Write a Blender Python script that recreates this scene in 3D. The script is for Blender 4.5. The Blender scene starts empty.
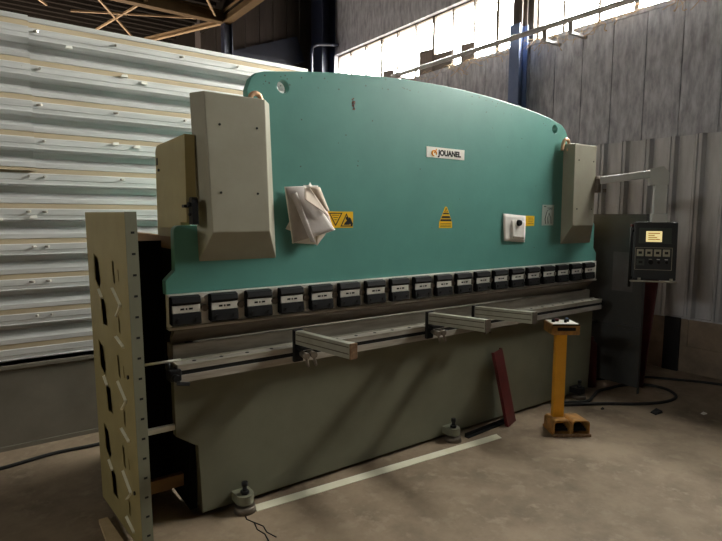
import bpy, bmesh, math, random
from mathutils import Matrix, Vector
R = random.Random(7)
S = bpy.context.scene
COL = S.collection

# ------------------------------------------------------------------ materials
def lin(c):
    out = []
    for v in c:
        v = v / 255.0
        out.append(v / 12.92 if v <= 0.04045 else ((v + 0.055) / 1.055) ** 2.4)
    return (*out, 1.0)

def mat(name, c, rough=0.5, metal=0.0, c2=None, scale=6.0, amount=0.5, bump=0.0, bscale=60.0,
        stretch=(1, 1, 1), emit=0.0, spec=0.5, lo=0.35, hi=0.7, c3=None, scale3=2.0):
    m = bpy.data.materials.new(name); m.use_nodes = True
    nt = m.node_tree; N = nt.nodes; L = nt.links
    b = N['Principled BSDF']
    b.inputs['Base Color'].default_value = lin(c)
    b.inputs['Roughness'].default_value = rough
    b.inputs['Metallic'].default_value = metal
    b.inputs['Specular IOR Level'].default_value = spec
    if emit:
        b.inputs['Emission Color'].default_value = lin(c)
        b.inputs['Emission Strength'].default_value = emit
    co = N.new('ShaderNodeTexCoord'); mp = N.new('ShaderNodeMapping')
    mp.inputs['Scale'].default_value = stretch
    L.new(co.outputs['Object'], mp.inputs['Vector'])
    def noise(sc, det=6.0):
        n = N.new('ShaderNodeTexNoise'); n.inputs['Scale'].default_value = sc
        n.inputs['Detail'].default_value = det; n.inputs['Roughness'].default_value = 0.62
        L.new(mp.outputs['Vector'], n.inputs['Vector']); return n
    col = None
    if c2 is not None:
        n = noise(scale); rp = N.new('ShaderNodeValToRGB')
        rp.color_ramp.elements[0].position = lo; rp.color_ramp.elements[1].position = hi
        L.new(n.outputs['Fac'], rp.inputs['Fac'])
        mul = N.new('ShaderNodeMath'); mul.operation = 'MULTIPLY'; mul.inputs[1].default_value = amount
        L.new(rp.outputs['Color'], mul.inputs[0])
        mx = N.new('ShaderNodeMix'); mx.data_type = 'RGBA'
        mx.inputs['A'].default_value = lin(c); mx.inputs['B'].default_value = lin(c2)
        L.new(mul.outputs[0], mx.inputs['Factor'])
        col = mx.outputs['Result']
        if c3 is not None:
            n3 = noise(scale3, 9.0); r3 = N.new('ShaderNodeValToRGB')
            r3.color_ramp.elements[0].position = 0.52; r3.color_ramp.elements[1].position = 0.68
            L.new(n3.outputs['Fac'], r3.inputs['Fac'])
            m3 = N.new('ShaderNodeMix'); m3.data_type = 'RGBA'
            L.new(r3.outputs['Color'], m3.inputs['Factor']); L.new(col, m3.inputs['A'])
            m3.inputs['B'].default_value = lin(c3); col = m3.outputs['Result']
        L.new(col, b.inputs['Base Color'])
    if bump:
        n2 = noise(bscale, 4.0); bp = N.new('ShaderNodeBump')
        bp.inputs['Strength'].default_value = bump; bp.inputs['Distance'].default_value = 0.01
        L.new(n2.outputs['Fac'], bp.inputs['Height']); L.new(bp.outputs['Normal'], b.inputs['Normal'])
    return m

M = {}
M['teal'] = mat('teal_paint', (92, 154, 144), 0.40, c2=(83, 142, 133), scale=3.0, amount=0.7, bump=0.06, bscale=35, spec=0.8)
M['olive'] = mat('olive_grey_paint', (142, 137, 117), 0.5, c2=(120, 114, 94), scale=4.0, amount=0.6, bump=0.06, bscale=45)
M['bed'] = mat('bed_paint', (116, 116, 98), 0.5, c2=(98, 97, 80), scale=3.0, amount=0.6, bump=0.06, bscale=45)
M['olive2'] = mat('olive_guard_paint', (160, 146, 100), 0.5, c2=(138, 124, 80), scale=5.0, amount=0.6, bump=0.05, bscale=45)
M['guard'] = mat('cover_paint', (158, 154, 138), 0.48, c2=(138, 132, 114), scale=4.0, amount=0.5, bump=0.04, bscale=45)
M['steel'] = mat('bare_steel', (200, 196, 188), 0.4, 0.5, c2=(138, 126, 110), scale=9, amount=0.75, stretch=(0.35, 3, 3))
M['steel_dark'] = mat('oiled_steel', (116, 106, 95), 0.45, 0.4, c2=(78, 69, 60), scale=7, amount=0.7, stretch=(0.4, 3, 3))
M['plate'] = mat('bright_plate', (226, 223, 216), 0.4, 0.2, c2=(180, 174, 164), scale=12, amount=0.6)
M['die'] = mat('die_steel', (150, 144, 134), 0.45, 0.5, c2=(104, 94, 82), scale=7, amount=0.8, stretch=(0.35, 3, 3))
M['alu'] = mat('aluminium', (186, 184, 172), 0.45, 0.5, c2=(140, 134, 116), scale=8, amount=0.6)
M['rust'] = mat('rusty_end', (150, 120, 90), 0.75, 0.1, c2=(90, 58, 36), scale=40, amount=0.9)
M['black'] = mat('black_steel', (20, 20, 22), 0.5, 0.0, c2=(28, 27, 27), scale=20, amount=0.6, spec=0.25)
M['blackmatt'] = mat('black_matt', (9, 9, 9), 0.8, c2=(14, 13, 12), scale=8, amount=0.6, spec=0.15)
M['slot'] = mat('dark_slot', (10, 10, 10), 0.8)
M['yellow'] = mat('pedal_yellow', (222, 158, 40), 0.45, c2=(196, 132, 30), scale=9, amount=0.5)
M['ochre'] = mat('worn_ochre', (188, 136, 68), 0.55, c2=(104, 74, 44), scale=16, amount=0.85)
M['red'] = mat('red_paint', (88, 26, 26), 0.5, c2=(62, 19, 19), scale=10, amount=0.7)
M['paper'] = mat('paper', (242, 238, 232), 0.8, c2=(224, 218, 212), scale=12, amount=0.6)
M['paper2'] = mat('paper_aged', (222, 206, 190), 0.8, c2=(196, 178, 160), scale=9, amount=0.6)
M['print'] = mat('printed_paper', (196, 188, 184), 0.8, c2=(168, 160, 156), scale=10, amount=0.7)
M['white'] = mat('white_label', (248, 246, 238), 0.4)
M['sticker'] = mat('yellow_sticker', (255, 206, 36), 0.4)
M['orange'] = mat('logo_orange', (236, 158, 40), 0.4)
M['ink'] = mat('black_ink', (24, 22, 22), 0.5)
M['grey_label'] = mat('grey_label', (176, 186, 178), 0.45)
M['greyink'] = mat('grey_ink', (84, 96, 92), 0.5)
M['floor'] = mat('concrete_floor', (148, 129, 107), 0.75, c2=(108, 92, 74), scale=3.2, amount=0.85, lo=0.36, hi=0.68,
                 c3=(148, 131, 110), scale3=11.0)
M['galv'] = mat('galvanised_sheet', (236, 236, 235), 0.42, 0.45, c2=(192, 191, 189), scale=5, amount=0.8, stretch=(0.25, 2, 4), bump=0.05, bscale=14)
M['galvtan'] = mat('tan_sheet_band', (206, 188, 158), 0.5, 0.25, c2=(176, 160, 136), scale=5, amount=0.8, stretch=(0.3, 2, 3))
M['plinth'] = mat('plinth_sheet', (124, 118, 106), 0.5, 0.15, c2=(100, 93, 82), scale=3, amount=0.7)
M['concrete'] = mat('concrete_panel', (182, 184, 193), 0.85, c2=(122, 123, 131), scale=7, amount=0.9, stretch=(1, 2.2, 0.6), bump=0.6, bscale=16)
M['clad'] = mat('grey_cladding', (186, 187, 191), 0.5, 0.1, c2=(140, 140, 143), scale=4, amount=0.7, stretch=(1, 2, 0.3))
M['block'] = mat('block_wall', (146, 130, 112), 0.85, c2=(108, 94, 82), scale=4, amount=0.9, bump=0.3, bscale=20)
M['navy'] = mat('navy_steel', (30, 38, 62), 0.5, c2=(22, 26, 40), scale=6, amount=0.6)
M['blue'] = mat('blue_column_paint', (104, 120, 156), 0.45, c2=(90, 108, 146), scale=8, amount=0.6)
M['brownwall'] = mat('brown_boarding', (74, 65, 61), 0.8, c2=(54, 47, 45), scale=3, amount=0.8, stretch=(3, 1, 0.4))
M['beam'] = mat('roof_beam', (92, 74, 50), 0.6, c2=(70, 55, 36), scale=5, amount=0.6, spec=0.15)
M['brace'] = mat('roof_brace', (160, 134, 100), 0.55, c2=(126, 100, 72), scale=9, amount=0.6)
M['deck'] = mat('roof_deck', (30, 26, 22), 0.9, 0.0, c2=(22, 19, 16), scale=4, amount=0.6, spec=0.05)
M['darkwall'] = mat('back_wall_paint', (84, 75, 62), 0.85, c2=(66, 58, 48), scale=2, amount=0.7)
M['pipe'] = mat('conduit_grey', (150, 148, 146), 0.5, 0.3)
M['frame'] = mat('window_frame', (92, 82, 74), 0.7, c2=(70, 60, 52), scale=9, amount=0.6)
M['card'] = mat('cardboard_pane', (120, 110, 104), 0.85, c2=(96, 88, 84), scale=9, amount=0.6)
M['vine'] = mat('dry_vine', (182, 158, 126), 0.8, c2=(150, 124, 92), scale=9, amount=0.6)
M['rubber'] = mat('black_rubber', (22, 21, 20), 0.6)
M['strip'] = mat('cream_strip', (240, 236, 214), 0.5, c2=(220, 214, 186), scale=6, amount=0.7)
M['darkpanel'] = mat('dark_guard_paint', (70, 71, 71), 0.35, c2=(58, 58, 58), scale=4, amount=0.7)
M['patch'] = mat('painted_reflection', (92, 90, 90), 0.4, c2=(74, 72, 72), scale=6, amount=0.8)  # paler grey for the reflections painted on the dark guard
M['ctrl'] = mat('control_housing', (44, 45, 48), 0.45)
M['ctrlgrey'] = mat('control_arm_grey', (204, 204, 202), 0.45, c2=(182, 182, 180), scale=6, amount=0.5)
M['bezel'] = mat('screen_bezel', (70, 76, 72), 0.4)
M['screen'] = mat('lit_screen', (236, 214, 150), 0.3, emit=0.9)
M['screenink'] = mat('screen_marks', (176, 140, 70), 0.3, emit=0.4)
M['key'] = mat('key_pale', (176, 170, 150), 0.5)
M['copper'] = mat('copper_pipe', (214, 170, 136), 0.4, 0.3)
M['scrap'] = mat('rusted_spot', (140, 92, 84), 0.7, c2=(70, 80, 74), scale=60, amount=0.9)
M['wood'] = mat('brown_rail', (134, 102, 62), 0.7, c2=(90, 64, 40), scale=6, amount=0.6)
M['pale_tan'] = mat('pale_tan_slab', (206, 182, 144), 0.75, c2=(150, 128, 96), scale=6, amount=0.6)

g = bpy.data.materials.new('window_glass'); g.use_nodes = True
gn = g.node_tree.nodes; gl = g.node_tree.links
gn.remove(gn['Principled BSDF'])
tr = gn.new('ShaderNodeBsdfTransparent'); tr.inputs['Color'].default_value = (0.95, 0.96, 0.94, 1)
gs = gn.new('ShaderNodeBsdfGlossy'); gs.inputs['Roughness'].default_value = 0.08
mxs = gn.new('ShaderNodeMixShader'); mxs.inputs[0].default_value = 0.05
gl.new(tr.outputs[0], mxs.inputs[1]); gl.new(gs.outputs[0], mxs.inputs[2])
gl.new(mxs.outputs[0], gn['Material Output'].inputs['Surface'])
M['glass'] = g

# ------------------------------------------------------------------ mesh building
WL = {}
class MB:
    """collects shapes in world coordinates; build() links them as one mesh object"""
    def __init__(self, mtx=None):
        self.bm = bmesh.new(); self.mtx = mtx
    def box(self, lo, hi, bevel=0.0, rot=None, mi=0, seg=2):
        lo = Vector(lo); hi = Vector(hi); c = (lo + hi) / 2; s = hi - lo
        r = bmesh.ops.create_cube(self.bm, size=1.0)
        vs = r['verts']
        fs = list({f for v in vs for f in v.link_faces})
        for v in vs: v.co = Vector((v.co.x * s.x, v.co.y * s.y, v.co.z * s.z))
        if bevel > 0:
            es = list({e for v in vs for e in v.link_edges})
            rr = bmesh.ops.bevel(self.bm, geom=es, offset=bevel, segments=seg, affect='EDGES', profile=0.5)
            vs = list({v for f in rr['faces'] for v in f.verts} | {v for v in vs if v.is_valid})
            fs = list({f for v in vs for f in v.link_faces})
        for v in vs:
            v.co = (rot @ v.co if rot else v.co) + c
        for f in fs: f.material_index = mi
        return self
    def bar(self, p0, p1, w, h, bevel=0.0, up=(0, 0, 1), mi=0):
        """a box of section w (sideways) x h (upwards) from p0 to p1"""
        p0 = Vector(p0); p1 = Vector(p1); d = p1 - p0; ln = d.length; d.normalize()
        u = Vector(up); s = d.cross(u)
        if s.length < 1e-4: s = d.cross(Vector((1, 0, 0)))
        s.normalize(); u = s.cross(d)
        rot = Matrix((s, d, u)).transposed()
        mid = (p0 + p1) / 2
        return self.box(mid - Vector((w / 2, ln / 2, h / 2)), mid + Vector((w / 2, ln / 2, h / 2)), bevel, rot, mi)
    def cyl(self, p0, p1, r, r2=None, seg=20, mi=0, smooth=True):
        p0 = Vector(p0); p1 = Vector(p1); d = p1 - p0
        rr = bmesh.ops.create_cone(self.bm, cap_ends=True, segments=seg, radius1=r, radius2=r if r2 is None else r2, depth=d.length)
        q = Vector((0, 0, 1)).rotation_difference(d.normalized()).to_matrix()
        mid = (p0 + p1) / 2
        fs = {f for v in rr['verts'] for f in v.link_faces}
        for v in rr['verts']: v.co = q @ v.co + mid
        for f in fs:
            f.material_index = mi
            f.smooth = smooth and len(f.verts) == 4
        return self
    def prism(self, pts, axis, a, b, mi=0):
        """polygon in the plane across axis, extruded from a to b"""
        def put(p, t):
            return {0: (t, p[0], p[1]), 1: (p[0], t, p[1]), 2: (p[0], p[1], t)}[axis]
        va = [self.bm.verts.new(put(p, a)) for p in pts]; vb = [self.bm.verts.new(put(p, b)) for p in pts]
        fs = [self.bm.faces.new(va), self.bm.faces.new(vb[::-1])]
        n = len(pts)
        for i in range(n): fs.append(self.bm.faces.new((va[i], vb[i], vb[(i + 1) % n], va[(i + 1) % n])))
        for f in fs: f.material_index = mi
        return self
    def loft(self, A, B, mi=0):
        """solid between two loops of points"""
        va = [self.bm.verts.new(p) for p in A]; vb = [self.bm.verts.new(p) for p in B]
        fs = [self.bm.faces.new(va), self.bm.faces.new(vb[::-1])]; n = len(A)
        for i in range(n): fs.append(self.bm.faces.new((va[i], vb[i], vb[(i + 1) % n], va[(i + 1) % n])))
        for f in fs: f.material_index = mi
        return self
    def ribbon(self, prof, axis, a, b, th, tdir, mis=None, step=None):
        """an open profile extruded along axis into a sheet of thickness th"""
        def put(p, t):
            return Vector({0: (t, p[0], p[1]), 1: (p[0], t, p[1]), 2: (p[0], p[1], t)}[axis])
        td = Vector(tdir) * th
        ts = [a, b] if not step else [a + (b - a) * i / step for i in range(step + 1)]
        F = [[self.bm.verts.new(put(p, t)) for p in prof] for t in ts]
        G = [[self.bm.verts.new(put(p, t) + td) for p in prof] for t in ts]
        n = len(prof)
        for j in range(len(ts) - 1):
            for i in range(n - 1):
                for X in (F, G):
                    f = self.bm.faces.new((X[j][i], X[j + 1][i], X[j + 1][i + 1], X[j][i + 1]))
                    if mis: f.material_index = mis[i]
            for i in (0, n - 1):
                self.bm.faces.new((F[j][i], F[j + 1][i], G[j + 1][i], G[j][i]))
        for j in (0, len(ts) - 1):
            for i in range(n - 1):
                self.bm.faces.new((F[j][i], F[j][i + 1], G[j][i + 1], G[j][i]))
        return self
    def tube(self, pts, r, seg=10, mi=0):
        pts = [Vector(p) for p in pts]; rings = []
        prev = None
        for i, p in enumerate(pts):
            d = (pts[min(i + 1, len(pts) - 1)] - pts[max(i - 1, 0)]).normalized()
            if prev is None:
                s = d.cross(Vector((0, 0, 1)))
                if s.length < 1e-3: s = d.cross(Vector((1, 0, 0)))
            else:
                s = prev - d * prev.dot(d)
            s.normalize(); prev = s; u = s.cross(d)
            rings.append([self.bm.verts.new(p + (s * math.cos(2 * math.pi * k / seg) + u * math.sin(2 * math.pi * k / seg)) * r) for k in range(seg)])
        for i in range(len(rings) - 1):
            for k in range(seg):
                f = self.bm.faces.new((rings[i][k], rings[i][(k + 1) % seg], rings[i + 1][(k + 1) % seg], rings[i + 1][k]))
                f.smooth = True; f.material_index = mi
        for rg in (rings[0], rings[-1]): self.bm.faces.new(rg).material_index = mi
        return self
    def add_mesh(self, me, mtx, mi=0):
        n0 = len(self.bm.faces)
        tmp = bmesh.new(); tmp.from_mesh(me); tmp.transform(mtx)
        mp = [self.bm.verts.new(v.co) for v in tmp.verts]
        tmp.verts.index_update()
        for f in tmp.faces:
            try: nf = self.bm.faces.new([mp[v.index] for v in f.verts]); nf.material_index = mi
            except ValueError: pass
        tmp.free(); return self
    def build(self, name, mats, parent=None, origin=None):
        bm = self.bm
        if self.mtx is not None: bm.transform(self.mtx)
        bmesh.ops.recalc_face_normals(bm, faces=bm.faces)
        if origin is None:
            xs = [v.co for v in bm.verts]
            lo = Vector((min(v.x for v in xs), min(v.y for v in xs), min(v.z for v in xs)))
            hi = Vector((max(v.x for v in xs), max(v.y for v in xs), max(v.z for v in xs)))
            origin = Vector(((lo.x + hi.x) / 2, (lo.y + hi.y) / 2, lo.z))
        origin = Vector(origin)
        bm.transform(Matrix.Translation(-origin))
        me = bpy.data.meshes.new(name); bm.to_mesh(me); bm.free()
        for m in (mats if isinstance(mats, (list, tuple)) else [mats]): me.materials.append(m)
        o = bpy.data.objects.new(name, me); COL.objects.link(o)
        WL[o] = origin
        o.location = origin - (WL[parent] if parent else Vector())
        if parent: o.parent = parent
        return o

def empty(name, loc):
    o = bpy.data.objects.new(name, None); COL.objects.link(o); o.empty_display_size = 0.1
    o.location = loc; WL[o] = Vector(loc); return o
def tag(o, label=None, cat=None, group=None, kind=None):
    if label: o['label'] = label
    if cat: o['category'] = cat
    if group: o['group'] = group
    if kind: o['kind'] = kind
    return o
def each(name, m, parent, makers):
    """one object per piece"""
    return [f(MB()).build(name, m, parent) for f in makers]
def copy_tree(o, off, parent=None):
    c = o.copy(); COL.objects.link(c)
    if parent: c.parent = parent
    c.location = o.location + Vector(off)
    for ch in list(o.children):
        d = ch.copy(); COL.objects.link(d); d.parent = c
    return c

def curve_mesh(cu):
    o = bpy.data.objects.new('tmp', cu); COL.objects.link(o)
    dg = bpy.context.evaluated_depsgraph_get()
    me = bpy.data.meshes.new_from_object(o.evaluated_get(dg))
    bpy.data.objects.remove(o); return me
def plate_mesh(loops, th, bevel=0.002):
    """2D loops (outline, then holes) -> solid plate in XY, thickness th about z=0"""
    cu = bpy.data.curves.new('pl', 'CURVE'); cu.dimensions = '2D'; cu.fill_mode = 'BOTH'
    cu.extrude = th / 2 - bevel; cu.bevel_depth = bevel; cu.bevel_resolution = 1; cu.offset = -bevel
    for lp in loops:
        sp = cu.splines.new('POLY'); sp.points.add(len(lp) - 1); sp.use_cyclic_u = True
        for i, p in enumerate(lp): sp.points[i].co = (p[0], p[1], 0, 1)
    return curve_mesh(cu)
def text_mesh(s, size, ext=0.0006, bold=0.0):
    cu = bpy.data.curves.new('tx', 'FONT'); cu.body = s; cu.size = size; cu.extrude = ext
    cu.align_x = 'CENTER'; cu.align_y = 'CENTER'; cu.offset = bold
    return curve_mesh(cu)
XZ = Matrix(((1, 0, 0, 0), (0, 0, -1, 0), (0, 1, 0, 0), (0, 0, 0, 1)))   # plate XY -> world XZ, facing -Y
def circle(cx, cz, r, n=24): return [(cx + r * math.cos(2 * math.pi * i / n), cz + r * math.sin(2 * math.pi * i / n)) for i in range(n)]
def arc(cx, cz, r, a0, a1, n=6):
    return [(cx + r * math.cos(math.radians(a0 + (a1 - a0) * i / n)), cz + r * math.sin(math.radians(a0 + (a1 - a0) * i / n))) for i in range(n + 1)]
def smooth_path(pts, n=8):
    pts = [Vector(p) for p in pts]; out = []
    for i in range(len(pts) - 1):
        p0 = pts[max(i - 1, 0)]; p1 = pts[i]; p2 = pts[i + 1]; p3 = pts[min(i + 2, len(pts) - 1)]
        for k in range(n):
            t = k / n
            out.append(0.5 * ((2 * p1) + (p2 - p0) * t + (2 * p0 - 5 * p1 + 4 * p2 - p3) * t * t + (3 * p1 - p0 - 3 * p2 + p3) * t ** 3))
    out.append(pts[-1]); return out

# ------------------------------------------------------------------ setting
XR = 6.17            # inner face of the window wall
ZS, ZT = 3.94, 4.85  # window sill and head
def struct(mb, name, m, parent=None):
    o = mb.build(name, m, parent)
    if not parent: o['kind'] = 'structure'
    return o

fl = MB().box((-7, -8, -0.2), (XR + 0.3, 10.6, 0.0))
floor = struct(fl, 'floor', M['floor'])
cr = MB()
for pts in ([(1.16, 2.70), (1.145, 2.62), (1.165, 2.57), (1.15, 2.50), (1.165, 2.44), (1.15, 2.36)],
            [(1.165, 2.57), (1.19, 2.51), (1.18, 2.45), (1.20, 2.38)]):
    cr.tube([(x, y, 0.0005) for x, y in pts], 0.0035, 5)
ck = cr.build('crack', M['slot'], floor)
tag(ck, 'dark crack in the concrete')

# left partition: horizontal trapezoidal sheeting on a plain plinth
def hprof(z0, z1, y):
    pts, mi = [], []
    P = 0.243; z = z1
    first = True
    while z > z0 + 0.02:
        seq = [(0.0, y), (0.030, y), (0.034, y + 0.006), (0.068, y + 0.006), (0.072, y), (0.112, y), (0.115, y + 0.005), (0.138, y + 0.005),
               (0.141, y), (0.146, y), (0.156, y + 0.13), (0.196, y + 0.13), (0.243, y)]
        ms = [0, 0, 1, 0, 0, 0, 0, 0, 0, 0, 0, 0]  # tan material on one flat recessed band per rib
        for i, (dz, yy) in enumerate(seq[:-1]):
            pts.append((yy, max(z - dz, z0))); mi.append(ms[i])
        z -= P
    pts.append((y, z0)); return pts, mi
wp = MB()
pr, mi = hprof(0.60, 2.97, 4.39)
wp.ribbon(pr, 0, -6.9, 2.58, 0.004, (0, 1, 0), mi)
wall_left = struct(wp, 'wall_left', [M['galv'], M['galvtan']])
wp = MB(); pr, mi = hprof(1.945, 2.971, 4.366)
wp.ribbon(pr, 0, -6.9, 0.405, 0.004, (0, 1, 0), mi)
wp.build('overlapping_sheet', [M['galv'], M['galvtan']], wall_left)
sc = MB()
for k in range(10):
    for x in (0.36, 0.46, 0.95, 1.45, 1.9, -0.2):
        z = 2.97 - 0.243 * k - 0.09
        if z < 0.7 or (k % 2 and x > 0.9): continue
        sc.cyl((x + R.uniform(-.03, .03), 4.394, z), (x, 4.37, z), 0.008, seg=8)
sc.build('screw_heads', M['steel'], wall_left)
bn = MB()
for x, z in ((0.62, 2.80), (0.98, 2.66), (1.12, 2.63), (0.78, 1.05), (0.35, 1.62), (0.15, 1.60), (0.9, 2.16), (1.05, 2.15)):
    a = R.uniform(-.5, .5)
    bn.loft([(x, 4.372, z), (x + .05, 4.372, z + .015 * a), (x + .045, 4.372, z + .022), (x + .01, 4.372, z + .018)],
            [(x, 4.40, z), (x + .05, 4.40, z), (x + .045, 4.40, z + .022), (x + .01, 4.40, z + .018)])
bn.build('dented_flap', M['white'], wall_left)
pl = MB().box((-6.9, 4.40, 0), (2.58, 4.46, 0.60)).box((-6.9, 4.375, 0.575), (2.58, 4.40, 0.605), 0.004).box((-6.9, 4.385, 0.0), (2.58, 4.40, 0.03))
struct(pl, 'baseboard_left', M['plinth'])
pf = MB().box((-6.9, 4.54, 0.6), (2.58, 4.58, 2.95))
pf.build('backing_frame', M['darkwall'], wall_left)

# window wall on the right: concrete planks, cladding, block base
wr = MB()
y = -8.0
while y < 10.6:
    wr.box((XR, y, 2.40), (XR + 0.2, min(y + 0.377, 10.6), ZS), 0.004, seg=1)
    y += 0.385
wr.box((XR + 0.012, -8, 0), (XR + 0.3, 10.6, ZS))
wr.box((XR, -8, ZT), (XR + 0.3, 10.6, 6.6)).box((XR, 9.42, ZS), (XR + 0.3, 10.6, ZT)).box((XR, -8, ZS), (XR + 0.3, 0.07, ZT))
wall_right = struct(wr, 'wall_right', M['concrete'])
struct(MB().box((XR - 0.02, 0.07, ZS - 0.05), (XR, 9.42, ZS + 0.005), 0.004), 'trim_4', M['concrete'])
cp = []
yy = -8.0
while yy < 8.6:
    cp += [(XR - 0.004, yy), (XR - 0.004, yy + 0.15), (XR - 0.05, yy + 0.175), (XR - 0.05, yy + 0.20), (XR - 0.036, yy + 0.205), (XR - 0.036, yy + 0.215), (XR - 0.05, yy + 0.22), (XR - 0.05, yy + 0.24)]
    yy += 0.265
cl = MB().ribbon(cp, 2, 0.585, 2.505, 0.003, (1, 0, 0))
cl.box((XR - 0.03, -8, 0.56), (XR - 0.005, 8.6, 0.59))
struct(cl, 'trim_1', M['clad'])
bk = MB()
for r in range(2):
    y = -8.0 + (0.63 if r % 2 else 0.1)
    while y < 8.6:
        bk.box((XR - 0.04, y + 0.002, r * 0.285 + 0.001), (XR + 0.012, y + 1.098, r * 0.285 + 0.284), 0.004, seg=1); y += 1.1
struct(bk, 'trim_2', M['block'])
nv = MB().box((XR - 0.075, 2.60, 0), (XR - 0.042, 2.76, 0.58), 0.005)
struct(nv, 'trim_3', M['black'])

# windows
MULL_A = [9.42, 8.99, 8.50, 8.01, 7.56, 7.08, 6.65, 6.22, 5.78, 5.34, 4.97]
MULL_B = [4.66, 4.27, 3.79, 3.34, 2.86, 2.40, 1.93, 1.47, 1.0, 0.54, 0.07]
def portal(loc, sy, sz, side):
    ld = bpy.data.lights.new('daylight_portal', 'AREA'); ld.shape = 'RECTANGLE'
    ld.size = sy; ld.size_y = sz; ld.cycles.is_portal = True
    lo = bpy.data.objects.new('daylight_portal', ld); COL.objects.link(lo); lo.location = loc
    m = Matrix(((0, 0, 1), (1, 0, 0), (0, 1, 0))) if side > 0 else Matrix(((0, 0, -1), (-1, 0, 0), (0, 1, 0)))
    lo.rotation_euler = m.to_euler()
def window(n, ms, cards):
    f = MB()
    for i, y in enumerate(ms):
        w = 0.03 if i % 3 else 0.05
        if i in (0, len(ms) - 1): w = 0.04
        f.box((XR + 0.08, y - w / 2, ZS), (XR + 0.13, y + w / 2, ZT), 0.003)
    a, b = ms[-1], ms[0]
    f.box((XR + 0.08, a, ZS), (XR + 0.13, b, ZS + 0.03)).box((XR + 0.08, a, ZT - 0.025), (XR + 0.13, b, ZT))
    w = struct(f, 'window_%d' % n, M['frame'])
    MB().box((XR + 0.103, a, ZS + 0.02), (XR + 0.107, b, ZT - 0.02)).build('pane', M['glass'], w)
    for (y0, y1, z1) in cards:
        c = MB().loft([(XR + 0.092, y0, ZS + .02), (XR + 0.092, y1, ZS + .02), (XR + 0.092, y1, z1 + 0.02), (XR + 0.092, y0, z1)],
                      [(XR + 0.099, y0, ZS + .02), (XR + 0.099, y1, ZS + .02), (XR + 0.099, y1, z1 + 0.02), (XR + 0.099, y0, z1)])
        tag(c.build('cardboard_patch', M['card'], w), 'cardboard patch in the pane')
    portal((XR + 0.2, (a + b) / 2, (ZS + ZT) / 2), b - a, ZT - ZS, 1)
    return w
window(1, MULL_A, [(7.66, 7.96, 4.23), (6.68, 7.0, 4.35), (6.25, 6.65, 4.225), (5.80, 6.05, 4.235)])
window(2, MULL_B, [])
# solid piers between the window bays
pr_ = MB().box((XR, 4.66, ZS), (XR + 0.2, 4.97, ZT))
pr_.build('pier', M['frame'], wall_right)

def h_column(name, x, y, w, d, z0, z1, m, axis='y'):
    b = MB()
    b.box((x - d / 2, y - w / 2, z0), (x - d / 2 + 0.015, y + w / 2, z1), 0.002)
    b.box((x + d / 2 - 0.015, y - w / 2, z0), (x + d / 2, y + w / 2, z1), 0.002)
    b.box((x - d / 2, y - 0.012, z0), (x + d / 2, y + 0.012, z1))
    for k in range(14):
        zz = z1 - 0.09 * k - 0.1
        b.cyl((x - d / 2 - 0.006, y + w * 0.34, zz), (x - d / 2 + 0.01, y + w * 0.34, zz), 0.012, seg=6)
    return struct(b, name, m)
h_column('steel_column', 6.03, 4.78, 0.16, 0.18, 0, 4.15, M['blue'])
h_column('steel_column', 6.07, 4.80, 0.15, 0.12, 4.15, 6.2, M['frame'])
h_column('steel_column', 6.0, 9.6, 0.42, 0.3, 0, 6.2, M['navy'])
h_column('steel_column', 6.03, -0.10, 0.21, 0.18, 0, 6.2, M['blue'])
h_column('steel_column', 3.74, 9.05, 0.15, 0.15, 0, 4.86, M['navy'])

wb = MB()
x = 3.7
while x < 6.4:
    wb.box((x, 10.2, 0), (x + 0.292, 10.5, 6.6), 0.004, seg=1); x += 0.3
struct(MB().box((3.7, 10.5, 0), (3.9, 16.6, 6.6)).box((-7.2, 16.4, 0), (3.9, 16.6, 6.6)), 'wall_far_back', M['deck'])
struct(wb, 'wall_back', M['brownwall'])
struct(MB().box((-7.2, -8, 0), (-7, 16.6, 3.6)).box((-7.2, -8, 3.95), (-7, 16.6, 6.6)).box((-7.2, -8, 3.6), (-7, -0.8, 3.95)).box((-7.2, 0.8, 3.6), (-7, 16.6, 3.95)), 'wall_far_left', M['darkwall'])
wf = MB()
for k in range(5): wf.box((-7.12, -0.8 + .4 * k - .02, 3.6), (-7.07, -0.8 + .4 * k + .02, 3.95))
wf.box((-7.12, -0.8, 3.6), (-7.07, 0.8, 3.63)).box((-7.12, -0.8, 3.92), (-7.07, 0.8, 3.95))
w3 = struct(wf, 'window_3', M['frame'])  # added, out of view: opening put in to let fill light in from the left
MB().box((-7.097, -0.8, 3.62), (-7.093, 0.8, 3.93)).build('pane', M['glass'], w3)
portal((-7.2, 0, 3.775), 1.6, 0.35, -1)
struct(MB().box((-7.2, -8.2, 0), (6.5, -8, 6.6)), 'wall_front', M['darkwall'])
ce = MB().box((3.7, -8.2, 6.5), (6.6, 10.6, 6.7)).box((-7.2, -8.2, 5.3), (3.75, 16.6, 5.4)).box((3.69, -8.2, 5.0), (3.75, 10.2, 6.6))
dp = []
yy = -8.0
while yy < 16.2:
    dp += [(yy, 5.29), (yy + 0.10, 5.29), (yy + 0.13, 5.24), (yy + 0.20, 5.24), (yy + 0.23, 5.29)]; yy += 0.25
ce.ribbon(dp, 0, -7.0, 3.70, 0.003, (0, 0, 1))
struct(ce, 'ceiling', M['deck'])
def ibeam(name, p0, p1, w, h, m):
    p0 = Vector(p0); p1 = Vector(p1); b = MB()
    b.bar(p0, p1, 0.02, h); o = Vector((0, 0, h / 2))
    b.bar(p0 + o, p1 + o, w, 0.02); b.bar(p0 - o, p1 - o, w, 0.02)
    return struct(b, name, m)
ibeam('roof_beam', (-7, 9.05, 4.95), (3.76, 9.05, 4.95), 0.14, 0.17, M['beam'])
ibeam('roof_beam', (3.72, -8, 4.95), (3.72, 9.05, 4.95), 0.14, 0.18, M['beam'])
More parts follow.
